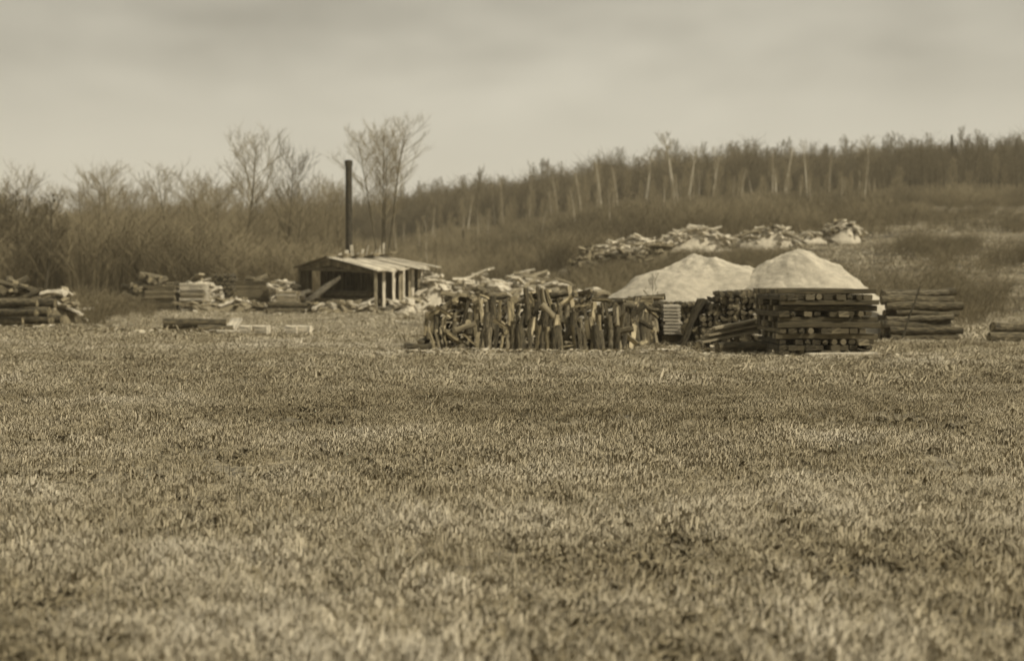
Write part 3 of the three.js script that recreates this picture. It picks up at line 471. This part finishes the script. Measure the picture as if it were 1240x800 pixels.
// ---------------------------------------------------------------- the open saw shed
{
  const R = rng(35);
  // plan: near corner Cc, gable front runs from L to Cc, eave runs from Cc to Rr
  const L = [-12.7, -74.0], Cc = [-7.72, -70.0], Rr = [-5.05, -73.35], B = [-10.03, -77.35];
  const G0 = [lerp(L[0], Cc[0], 0.42), lerp(L[1], Cc[1], 0.42)], G1 = [lerp(B[0], Rr[0], 0.42), lerp(B[1], Rr[1], 0.42)];
  const shed = thing('saw_shed', 'open-sided plank saw shed with low gabled board roof', 'shed', [0, 0, 0]);
  const yL = 2.62, yC = 2.40, yR = 2.72, yB = 2.9, yG0 = 3.12, yG1 = 3.26;
  const part = (name, g, m, a, b, roll = 0, parent = shed) => span(mesh(name, g, m, parent), a, b, roll);
  const P = (xz, y) => [xz[0], y, xz[1]], mix = (a, b, t) => a.map((v, i) => lerp(v, b[i], t)), gy = (xz) => H(xz[0], xz[1]);
  const postG = timberGeo(2.6, 0.17, 0.17, 140), thinG = timberGeo(2.5, 0.10, 0.10, 141);
  const post = (xz, y, m, g = postG) => { const o = part('post', g, m, P(xz, gy(xz) - 0.1), P(xz, y)); o.scale.x = (y - gy(xz) + 0.1) / 2.6; return o; };
  post(L, yL - 0.1, M.darkWood[0]); post(Cc, yC - 0.1, M.grey[2]); post(Rr, yR - 0.1, M.grey[1]); post(B, yB - 0.1, M.darkWood[1]);
  post(mix(Cc, Rr, 0.5), lerp(yC, yR, 0.5) - 0.1, M.grey[2]); post(mix(L, B, 0.5), lerp(yL, yB, 0.5) - 0.1, M.darkWood[0]); post(G1, yG1 - 0.2, M.darkWood[1]);
  const beam = (a, b, ya, yb, m) => { const A = P(a, ya - 0.1), Bb = P(b, yb - 0.1), l = Math.hypot(A[0] - Bb[0], A[1] - Bb[1], A[2] - Bb[2]); part('beam', timberGeo(l, 0.16, 0.12, 142), m, A, Bb); };
  beam(L, Cc, yL, yC, M.darkWood[0]); beam(Cc, Rr, yC, yR, M.grey[1]); beam(Rr, B, yR, yB, M.darkWood[0]); beam(B, L, yB, yL, M.darkWood[0]); beam(G0, G1, yG0 - 0.02, yG1 - 0.02, M.darkWood[0]);
  // roof boards, each its own piece
  const roof = new THREE.Group(); roof.name = 'roof'; shed.add(roof);
  const n = 15, rb = [0, 1, 2].map((i) => timberGeo(1, 0.035, 0.46, 150 + i, 0.02));
  for (let i = 0; i < n; i++) {
    const t = (i + 0.5) / n * 1.06 - 0.04 + (R() - 0.5) * 0.02, sag = -0.09 * Math.sin(t * 3.14) + 0.05 * (R() - 0.5), rj = (R() - 0.5) * 0.09;
    const ridge = P(mix(G0, G1, t), lerp(yG0, yG1, t) + sag + 0.03), e1 = P(mix(Cc, Rr, t), lerp(yC, yR, t) + sag + 0.02), e2 = P(mix(L, B, t), lerp(yL, yB, t) + sag + 0.02);
    const over = 0.02 + 0.3 * R() * R();
    const a1 = mix(ridge, e1, -0.02), b1 = mix(ridge, e1, 1.0 + over), len1 = Math.hypot(b1[0] - a1[0], b1[1] - a1[1], b1[2] - a1[2]);
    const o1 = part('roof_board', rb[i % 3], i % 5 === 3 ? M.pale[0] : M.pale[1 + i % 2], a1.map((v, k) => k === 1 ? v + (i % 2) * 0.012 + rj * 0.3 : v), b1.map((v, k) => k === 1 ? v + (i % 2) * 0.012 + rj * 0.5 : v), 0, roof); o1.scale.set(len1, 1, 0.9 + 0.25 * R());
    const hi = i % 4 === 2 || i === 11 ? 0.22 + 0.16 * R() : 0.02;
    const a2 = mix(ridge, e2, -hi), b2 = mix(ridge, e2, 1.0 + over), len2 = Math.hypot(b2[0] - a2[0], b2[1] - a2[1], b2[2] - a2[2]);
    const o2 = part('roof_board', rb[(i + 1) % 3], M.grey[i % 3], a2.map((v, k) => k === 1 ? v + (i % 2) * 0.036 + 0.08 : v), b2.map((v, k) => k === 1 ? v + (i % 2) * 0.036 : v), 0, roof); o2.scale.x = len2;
  }
  // slab ends sticking up along the ridge
  for (const [t, h] of [[0.22, 0.32], [0.34, 0.5], [0.45, 0.8], [0.53, 0.35], [0.62, 0.55], [0.70, 0.78], [0.78, 0.4], [0.86, 0.5], [0.94, 0.75], [1.0, 0.5], [1.06, 0.9]]) { const b = P(mix(G0, G1, t), lerp(yG0, yG1, t) - 0.05); b[0] -= 0.1; b[2] -= 0.1; const o = part('slab_end', rb[0], M.pale[1], b, [b[0] + (R() - 0.35) * 0.3, b[1] + h, b[2] - 0.05], 0, roof); o.scale.set(h, 1.2, 0.25 + 0.3 * R()); }
  // gable boards and walls
  const wb = [0, 1, 2].map((i) => timberGeo(1, 0.03, 0.27, 160 + i));
  const wall = (name, a, b, ya, yb, y0, n, m, skip = () => false, wScale = 1) => { for (let i = 0; i < n; i++) { const t = (i + 0.5) / n; if (skip(t, i)) continue; const xz = mix(a, b, t), top = typeof ya === 'function' ? ya(t) : lerp(ya, yb, t), bot = gy(xz) + (typeof y0 === 'function' ? y0(t) : y0), o = part(name, wb[i % 3], Array.isArray(m) ? m[i % m.length] : m, P(xz, bot), P(xz, top), Math.atan2(b[1] - a[1], b[0] - a[0])); const l = top - bot; o.scale.set(l, 1, wScale); const d = new THREE.Vector3(b[0] - a[0], 0, b[1] - a[1]).normalize(), zz = d.clone().cross(new THREE.Vector3(0, 1, 0)); o.quaternion.setFromRotationMatrix(new THREE.Matrix4().makeBasis(new THREE.Vector3(0, 1, 0), zz, d)); } };
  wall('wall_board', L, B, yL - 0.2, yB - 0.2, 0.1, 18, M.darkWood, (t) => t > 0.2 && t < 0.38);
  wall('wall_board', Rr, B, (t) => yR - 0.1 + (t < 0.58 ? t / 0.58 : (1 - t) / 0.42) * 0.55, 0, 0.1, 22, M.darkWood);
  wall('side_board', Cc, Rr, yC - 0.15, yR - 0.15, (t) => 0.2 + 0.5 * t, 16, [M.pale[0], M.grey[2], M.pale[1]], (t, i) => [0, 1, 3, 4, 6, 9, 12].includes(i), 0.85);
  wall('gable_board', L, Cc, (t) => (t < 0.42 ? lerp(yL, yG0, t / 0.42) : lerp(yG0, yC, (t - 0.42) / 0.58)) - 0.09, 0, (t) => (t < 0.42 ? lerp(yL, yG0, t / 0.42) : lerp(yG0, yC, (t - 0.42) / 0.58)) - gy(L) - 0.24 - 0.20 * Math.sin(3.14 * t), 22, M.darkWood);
  // inside the shed
  const inside = (name, label, cat, g, m, a, b, grp) => tag(span(mesh(name, g, m), a, b, R() * 6), label, cat, grp);
  const lg = logGeo(3.6, 0.24, 0.2, 170, 1.8);
  inside('saw_log', 'thick log lying on skids inside the open shed', 'log', lg, M.bark[1], [-11.2, 1.0, -74.2], [-8.2, 1.0, -72.0]);
  for (const [a, b] of [[[-11.7, 0.62, -73.7], [-7.6, 0.62, -70.75]], [[-11.2, 0.62, -74.8], [-7.3, 0.62, -71.9]]]) tag(span(mesh('skid_beam', timberGeo(5.0, 0.26, 0.22, 171), M.darkWood[1]), a, b), 'dark skid beam running through the open shed', 'beam', 'skid beams in the shed');
  for (let i = 0; i < 6; i++) { const t = (i % 3) / 2, r = Math.floor(i / 3), x = lerp(-11.3, -8.0, t) + 0.45 * r, z = lerp(-73.4, -71.05, t) - 1.05 * r; const o = tag(mesh('trestle_block', timberGeo(0.56, 0.24, 0.24, 172), M.darkWood[2]), 'squared block carrying the skid beams in the shed', 'block', 'blocks under the skid beams'); span(o, [x, H(x, z) - 0.06, z], [x, 0.49, z]); }
  // pale slabs leaning in the shed's rear opening and lying about its foot
  const sl = [0, 1, 2].map((i) => timberGeo(2.0, 0.06, 0.3, 175 + i));
  for (let i = 0; i < 5; i++) { const x = -12.3 + 0.22 * i, z = -73.5 + 0.1 * i; span(tag(mesh('slab', sl[i % 3], M.pale[i % 3]), 'pale slab leaning inside the shed beside its dark corner post', 'slab', 'slabs leaning in the shed'), [x - 0.1, 0.55 + 0.1 * i, z - 0.3], [x + 1.2, 1.45 + 0.12 * i, z + 0.2], 0.9); }
  const sp = [[-9.0, 0.1, -69.3, -7.9, 0.75, -70.0], [-7.0, 0.75, -71.2, -5.2, 0.08, -69.6], [-6.6, 0.6, -71.5, -4.9, 0.1, -69.9], [-10.6, 0.09, -70.0, -8.8, 0.11, -69.4], [-12.0, 0.09, -70.9, -10.1, 0.1, -70.5], [-6.9, 0.08, -69.2, -5.1, 0.08, -68.9], [-8.2, 0.30, -70.6, -6.3, 0.25, -69.9], [-10.9, 0.4, -71.9, -9.2, 0.45, -70.9]];
  sp.forEach((v, i) => span(tag(mesh('slab', sl[i % 3], M.pale[i % 3]), 'pale slab fallen at the foot of the shed posts', 'slab', 'slabs round the shed foot'), v.slice(0, 3), v.slice(3), 0.3 * (i % 3)));
  // smokestack
  const st = thing('smokestack', 'tall dark iron smokestack rising behind the shed roof', 'smokestack', [AX(423, 76.5), 0, -76.5]);
  const m1 = new MB(); m1.tube([[0, 0, 0], [0, 3, 0], [0, 6, 0], [0, 9.15, 0]], [0.22, 0.21, 0.205, 0.2], 20, 1, 0.4); mesh('pipe', m1.geo(), M.iron, st);
  const m2 = new MB(); m2.tube([[0, 8.85, 0], [0, 8.9, 0], [0, 9.18, 0], [0, 9.22, 0]], [0.205, 0.245, 0.245, 0.21], 20, 1, 0.4); mesh('cap', m2.geo(), M.iron, st);
  for (const y of [3.1, 6.1]) { const m3 = new MB(); m3.tube([[0, y, 0], [0, y + 0.02, 0], [0, y + 0.1, 0], [0, y + 0.12, 0]], [0.2, 0.235, 0.235, 0.2], 20, 1, 0.6); mesh('band', m3.geo(), M.iron, st); }
}

// ---------------------------------------------------------------- heaps of slabs, edgings and logs in the yard
const MIX = [...M.pale, M.grey[2]], DK = [...M.darkWood, M.grey[0], M.bark[1]];
M.litter = mat(0.68, T.dust); M.litterGrey = mat(0.22, T.dust); M.litterDark = mat(0.10, T.dust);
const slabG = [0, 1, 2, 3].map((i) => timberGeo(1, 0.05, 0.22 + 0.05 * (i % 2), 200 + i, 0.04)), heapLog = [0, 1, 2].map((i) => logGeo(1, 0.5, 0.44, 210 + i, 1.9));
function slabHeap(label, px0, px1, D, h, seed, mats, n, len = 1.8, name = 'slab_heap', logs = 0, lift = 0) {
  const R = rng(seed), xa = AX(px0, D), xb = AX(px1, D), cx = (xa + xb) / 2, o = thing(name, label, 'heap', [cx, H(cx, -D) - 0.05 + lift, -D]), w = (xb - xa) / 2;
  mesh('chip_core', moundGeo(h * 0.9, w * 1.0, 1.3, seed + 0.37, 0.3), mats === DK ? M.litterDark : mats[0] === M.grey[0] ? M.litterGrey : M.litter, o); n = Math.round(n * 1.5);
  for (let i = 0; i < n; i++) {
    const t = R() * 2 - 1, hh = h * (1 - 0.5 * t * t) * (0.95 + 0.35 * N3(t * 3, seed, 1)), y = Math.sqrt(R()) * hh, x = t * w * (1 - 0.35 * y / h), z = (R() - 0.5) * 2 * (1 - 0.6 * y / h), a = (R() - 0.5) * 2.6, l = len * (0.45 + 0.6 * R()), p = (R() - 0.5) * 1.1;
    const d = [Math.cos(a) * l / 2, Math.sin(p) * l / 2, Math.sin(a) * l / 2], isLog = R() < logs;
    const m = mesh(isLog ? 'log' : 'slab', isLog ? pick(heapLog, R) : pick(slabG, R), isLog ? pick(M.bark, R) : pick(mats, R), o);
    const yy = Math.max(y, Math.abs(d[1]) + 0.08); span(m, [x - d[0], yy - d[1], z - d[2]], [x + d[0], yy + d[1], z + d[2]], isLog ? R() * 6 : (R() - 0.5) * 1.2); const rr = 0.16 + 0.26 * R(); m.scale.set(l, isLog ? rr : 1.2 + 1.6 * R(), isLog ? rr : 0.5 + 1.0 * R());
  }
  return o;
}
function crib(label, cat, px0, px1, D, rows, r, m, grp, dep = 2, seed = 1, endV = 1.8) { // ranked logs, ends to the viewer
  const R = rng(seed), g = [0, 1, 2].map((i) => logGeo(dep, r * (0.9 + 0.1 * i), r * (0.85 + 0.1 * i), 220 + seed * 5 + i, endV)), xa = AX(px0, D), xb = AX(px1, D);
  for (let j = 0; j < rows; j++) for (let x = xa + r + (j % 2) * r; x < xb - (j % 2) * r; x += r * 2.12) { const z = -D + (R() - 0.5) * 0.3, y = H((xa + xb) / 2, -D) + r + j * r * 1.8; span(tag(mesh('log', pick(g, R), pick(m, R)), label, cat, grp), [x, y, z], [x + 0.1 * (R() - 0.5), y, z - dep], R() * 6); }
}
// beside the shed
slabHeap('bright heap of edgings piled against the open end of the shed', 508, 546, 73, 2.4, 1, M.pale, 46, 1.3);
slabHeap('low pale heap of slabs between shed and firewood', 549, 606, 74, 2.3, 2, MIX, 44, 2.2);
mound('small bright sawdust cone in the yard behind the firewood heap', AX(581, 58), -58, 0.95, 0.9, 0.8, 8.1);
slabHeap('long pale heap of edgings behind the firewood heap', 600, 676, 80, 2.3, 3, MIX, 60, 2.2);
slabHeap('jumbled grey slab heap just behind the firewood', 604, 668, 52, 1.65, 4, [M.grey[2], ...M.pale], 44, 1.5);
slabHeap('broken pale slab heap beside the long mound flank', 686, 760, 46, 1.4, 5, [M.grey[2], M.pale[0], M.pale[1], M.darkWood[2]], 50, 1.2);
slabHeap('tangle of dark slabs and logs behind the shed heap', 560, 606, 62, 1.3, 6, DK, 26, 1.5, 'slab_heap', 0.5);
slabHeap('wide pale litter of slabs between shed and slope', 548, 640, 90, 1.9, 31, MIX, 50, 2.0);
slabHeap('grey and pale slab heap at the toe of the slope', 640, 716, 70, 1.6, 32, [...M.grey, M.pale[0], M.pale[1]], 46, 1.7);
slabHeap('small bright edging heap beside the bare sapling', 588, 622, 66, 1.7, 33, M.pale, 28, 1.3);
slabHeap('dark slab tangle below the bright lumber', 716, 790, 78, 1.5, 34, DK, 40, 1.8, 'slab_heap', 0.4);
slabHeap('low pale heap linking the slope heaps', 762, 812, 94, 1.1, 35, MIX, 36, 2.0);
slabHeap('scattered pale slabs between the upper heaps', 955, 1006, 106, 0.9, 36, MIX, 24, 2.0, 'slab_heap', 0.3);
slabHeap('brown brushy heap left of the tangled logs', 92, 150, 80, 0.9, 37, DK, 24, 1.8, 'log_heap', 0.5);
// up the slope
slabHeap('weathered grey slab heap at the foot of the hillside brush', 694, 730, 84, 2.2, 11, M.grey, 44, 1.5, 'slab_heap', 0.1);
crib('dark round log in the pile at the foot of the brush', 'log', 673, 694, 80, 4, 0.17, [M.bark[1], M.bark[0]], 'logs in the dark pile at the foot of the brush', 2, 2, 1.1);
slabHeap('small pale lumber heap on the lower slope', 724, 762, 92, 1.6, 12, MIX, 30, 2);
slabHeap('narrow bright lumber heap on the slope', 754, 794, 96, 1.5, 13, M.pale, 34, 2.2);
slabHeap('long bright lumber heap highest behind the broad mound', 800, 888, 98, 2.0, 14, M.pale, 110, 1.9);
slabHeap('bright mixed heap of slabs and logs beyond the mounds', 893, 968, 100, 1.9, 15, MIX, 90, 1.9, 'slab_heap', 0.15);
slabHeap('pale scattered heap of slabs high on the pasture', 998, 1044, 106, 2.0, 16, MIX, 50, 1.8, 'slab_heap', 0.2);
slabHeap('grey brushy slab heap below the bright lumber', 770, 826, 86, 1.3, 17, [...M.grey, M.darkWood[2]], 36, 1.8);
// left side of the yard
function lumberStack(label, px0, px1, D, rows, seed, mats, dep = 1.6) {
  const R = rng(seed), xa = AX(px0, D), xb = AX(px1, D), l = xb - xa, cx = (xa + xb) / 2, o = thing('lumber_stack', label, 'lumber stack', [cx, H(cx, -D), -D], 0.12 * (R() - 0.5)), g = [0, 1, 2].map((i) => timberGeo(1, 0.13, 0.3, 260 + seed * 3 + i));
  for (let j = 0; j < rows; j++) for (let k = 0; k * 0.4 < dep; k++) { const ll = l * (0.86 + 0.14 * R()), x = -l / 2 + (l - ll) * R(), y = 0.1 + j * 0.15, z = -k * 0.4 + 0.12 * (R() - 0.5); const m = span(mesh('board', pick(g, R), pick(mats, R), o), [x, y, z], [x + ll, y + 0.03 * (R() - 0.5), z + 0.1 * (R() - 0.5)]); m.scale.x = ll; }
  return o;
}
lumberStack('blocky pale lumber stack beside the dark tangled logs', 218, 250, 73, 11, 1, [M.pale[0], M.pale[1], M.grey[2]]);
lumberStack('blocky dark lumber stack in front of the tall ranked pile', 284, 326, 74, 12, 2, [...M.darkWood, M.grey[0]]);
lumberStack('low grey lumber stack near the gable end of the shed', 334, 360, 71, 8, 3, [...M.grey, M.pale[0]]);
lumberStack('dark squared lumber stack at the end of the yard', 176, 212, 72.5, 10, 4, [...M.darkWood, M.grey[0], M.bark[0]]);
slabHeap('dark tangled heap of logs and brush at the far end of the yard', 152, 214, 75, 2.2, 21, DK, 54, 1.8, 'log_heap', 0.6);
slabHeap('pale lumber heap next to the dark tangled logs', 216, 262, 77, 2.1, 22, MIX, 48, 1.9);
crib('dark log in the tall ranked pile at the rear of the yard', 'log', 256, 281, 79, 9, 0.14, [M.bark[1], M.bark[0]], 'logs in the tall rear pile', 2, 5, 1.2);
slabHeap('dark slab heap beside the tall ranked pile', 283, 332, 78, 2.1, 23, DK, 50, 1.8, 'slab_heap', 0.4);
slabHeap('pale slab heap against the gable end of the shed', 330, 368, 74, 1.9, 24, MIX, 46, 1.6);
slabHeap('low grey litter of slabs before the rear piles', 218, 330, 72, 0.6, 25, [...M.grey, M.pale[0]], 56, 1.6);
slabHeap('low litter of grey slabs before the shed', 372, 452, 68.2, 0.65, 26, [...M.grey, M.pale[0]], 44, 1.3);
slabHeap('grey lumber crowding the lit side of the shed', 474, 522, 69.5, 0.8, 38, [M.grey[2], ...M.pale], 34, 1.4);
{
  const R = rng(91), lg = logGeo(2.1, 0.17, 0.15, 240, 2.2);
  tag(span(mesh('log', lg, M.bark[1]), [AX(328, 66), 0.5, -66], [AX(366, 66), 0.45, -66.5]), 'dark log propped on another before the pale slab heap', 'log'); tag(span(mesh('log', lg, M.bark[1]), [AX(326, 65.6), 0.17, -65.6], [AX(363, 65.8), 0.17, -66.4]), 'dark log on the ground before the pale slab heap', 'log');
  // the lone log and squared blocks in the field
  tag(span(mesh('log', logGeo(2.0, 0.17, 0.15, 241, 2.4), M.bark[1]), [AX(197, 40.2), 0.28, -40.2], [AX(272, 40.2), 0.26, -40.5]), 'thick dark log lying alone on bearers in the field', 'log');
  tag(span(mesh('log', logGeo(1.1, 0.12, 0.11, 242, 2.4), M.bark[0]), [AX(240, 39.6), 0.12, -39.4], [AX(282, 39.6), 0.12, -39.8]), 'thinner bark-covered log beside the lone thick log', 'log');
  const b1 = timberGeo(0.95, 0.09, 0.3, 243); tag(span(mesh('plank', b1, M.pale[1]), [AX(255, 39.1), 0.06, -39.1], [AX(290, 39.1), 0.06, -39.0]), 'pale plank lying under the lone thick log', 'plank');
  tag(span(mesh('plank', timberGeo(0.6, 0.08, 0.4, 248), M.pale[0]), [AX(279, 40), 0.06, -39.9], [AX(284, 40), 0.42, -40.35]), 'pale plank propped at the sawn end of the lone log', 'plank');
  const bl = [0, 1].map((i) => timberGeo(0.48, 0.26, 0.26, 244 + i));
  for (const [px, w] of [[298, 0.8], [316, 1.05], [354, 0.75], [369, 0.8]]) { const x = AX(px, 38), o = tag(mesh('timber_block', bl[px % 2], M.pale[2]), 'pale squared block lying in the field near the lone log', 'block', 'pale blocks in the field'); span(o, [x - 0.2, 0.15, -38 - 0.1 * R()], [x + 0.2, 0.15, -38 + 0.1 * R()]); o.scale.x = w; }
  for (const px of [203, 232, 262]) span(tag(mesh('bearer', timberGeo(0.9, 0.12, 0.12, 246), M.darkWood[1]), 'short bearer under the lone thick log', 'bearer', 'bearers under the lone log'), [AX(px, 40.3), 0.065, -39.95], [AX(px, 40.3), 0.065, -40.8]);
  // the long logs at the field's edge
  const gl = [0, 1, 2].map((i) => logGeo(3.4, 0.2 + 0.02 * i, 0.17 + 0.02 * i, 250 + i, 2.0, 1, 0.05)), grp = 'logs in the heap at the field edge';
  for (let i = 0; i < 16; i++) { const row = Math.floor(i / 6), k = i % 6, z = -45.6 - 0.5 * k - 0.2 * row, y = 0.19 + 0.33 * row, x = -21.0 + 0.5 * R(), yaw = 0.18 + 0.30 * (R() - 0.5), o = tag(mesh('long_log', gl[i % 3], pick([M.bark[0], M.bark[1], M.bark[1], M.bark[2]], R)), ['dark long log on the ground in the heap at the field edge', 'dark long log in the middle course of the field-edge heap', 'dark long log on top of the field-edge heap'][row], 'log', grp), l = 2.7 + 0.8 * R(); span(o, [x, y, z], [x + l * Math.cos(yaw), y + 0.06 * (R() - 0.5), z + l * Math.sin(yaw)], R() * 6); o.scale.set(l / 3.4, 0.75 + 0.2 * R(), 0.8); }
  slabHeap('tall irregular heap of dark slabs behind the field-edge logs', -30, 62, 50, 1.75, 27, DK, 60, 1.7, 'log_heap', 0.4);
  slabHeap('pale slab heap at the end of the field-edge logs', 52, 96, 49, 1.25, 28, [...M.grey, M.pale[0], M.pale[1]], 30, 1.2);
}
{ // bark and chips trodden into the ground about the stacks
  const R = rng(808), gm = new MB(); gm.quad([-0.05, 0.008, -0.02], [-0.04, 0.012, 0.025], [0.05, 0.01, 0.02], [0.045, 0.014, -0.02], 1, null, [0, 1, 0]); gm.quad([-0.03, 0.014, -0.03], [-0.01, 0.024, 0.03], [0.02, 0.02, 0.035], [0.01, 0.012, -0.03], 0.8, null, [0, 1, 0]);
  const spots = [[0.2, -28.0, 2.6, 0.7, 2200], [6.6, -25.9, 1.5, 0.6, 900], [4.6, -28.0, 1.0, 1.4, 1000], [3.4, -30.5, 1.2, 1.2, 300], [-8.5, -69, 5, 2.5, 1100], [-24, -74, 8, 3, 1000], [-10.5, -40, 2.5, 1.2, 350], [-18.5, -45, 2.5, 1.2, 300], [0, -58, 5, 6, 900], [4, -46, 4, 3, 600], [10.8, -33.4, 1.8, 0.8, 250]];
  const at = []; for (const [x, z, rx, rz, n] of spots) for (let i = 0; i < n; i++) at.push([x + (R() + R() + R() - 1.5) * rx * 1.3, z + (R() + R() + R() - 1.5) * rz * 1.6]);
  const im = new THREE.InstancedMesh(gm.geo(), M.blade, at.length), mt = new THREE.Matrix4(), q = new THREE.Quaternion(), col = new THREE.Color();
  at.forEach(([x, z], i) => { const s = (0.6 + 1.6 * R() * R()) * (z < -38 ? 2 : 1); q.setFromEuler(new THREE.Euler((R() - 0.5) * 0.6, R() * 6.28, (R() - 0.5) * 0.6)); mt.compose(new THREE.Vector3(x, H(x, z) + 0.02, z), q, new THREE.Vector3(s, s, s)); im.setMatrixAt(i, mt); col.setRGB(...sep(R() < 0.6 ? 0.35 + 0.3 * R() : 0.1 + 0.1 * R())); im.setColorAt(i, col); });
  im.name = 'wood_chips'; scene.add(im); tag(im, 'bark and wood chips strewn round the stacks', 'wood chips', null, 'stuff');
}
console.log('yard built');
scene.traverse((o) => { if (o.isMesh) { o.castShadow = true; o.receiveShadow = true; } });
renderer.render(scene, camera);
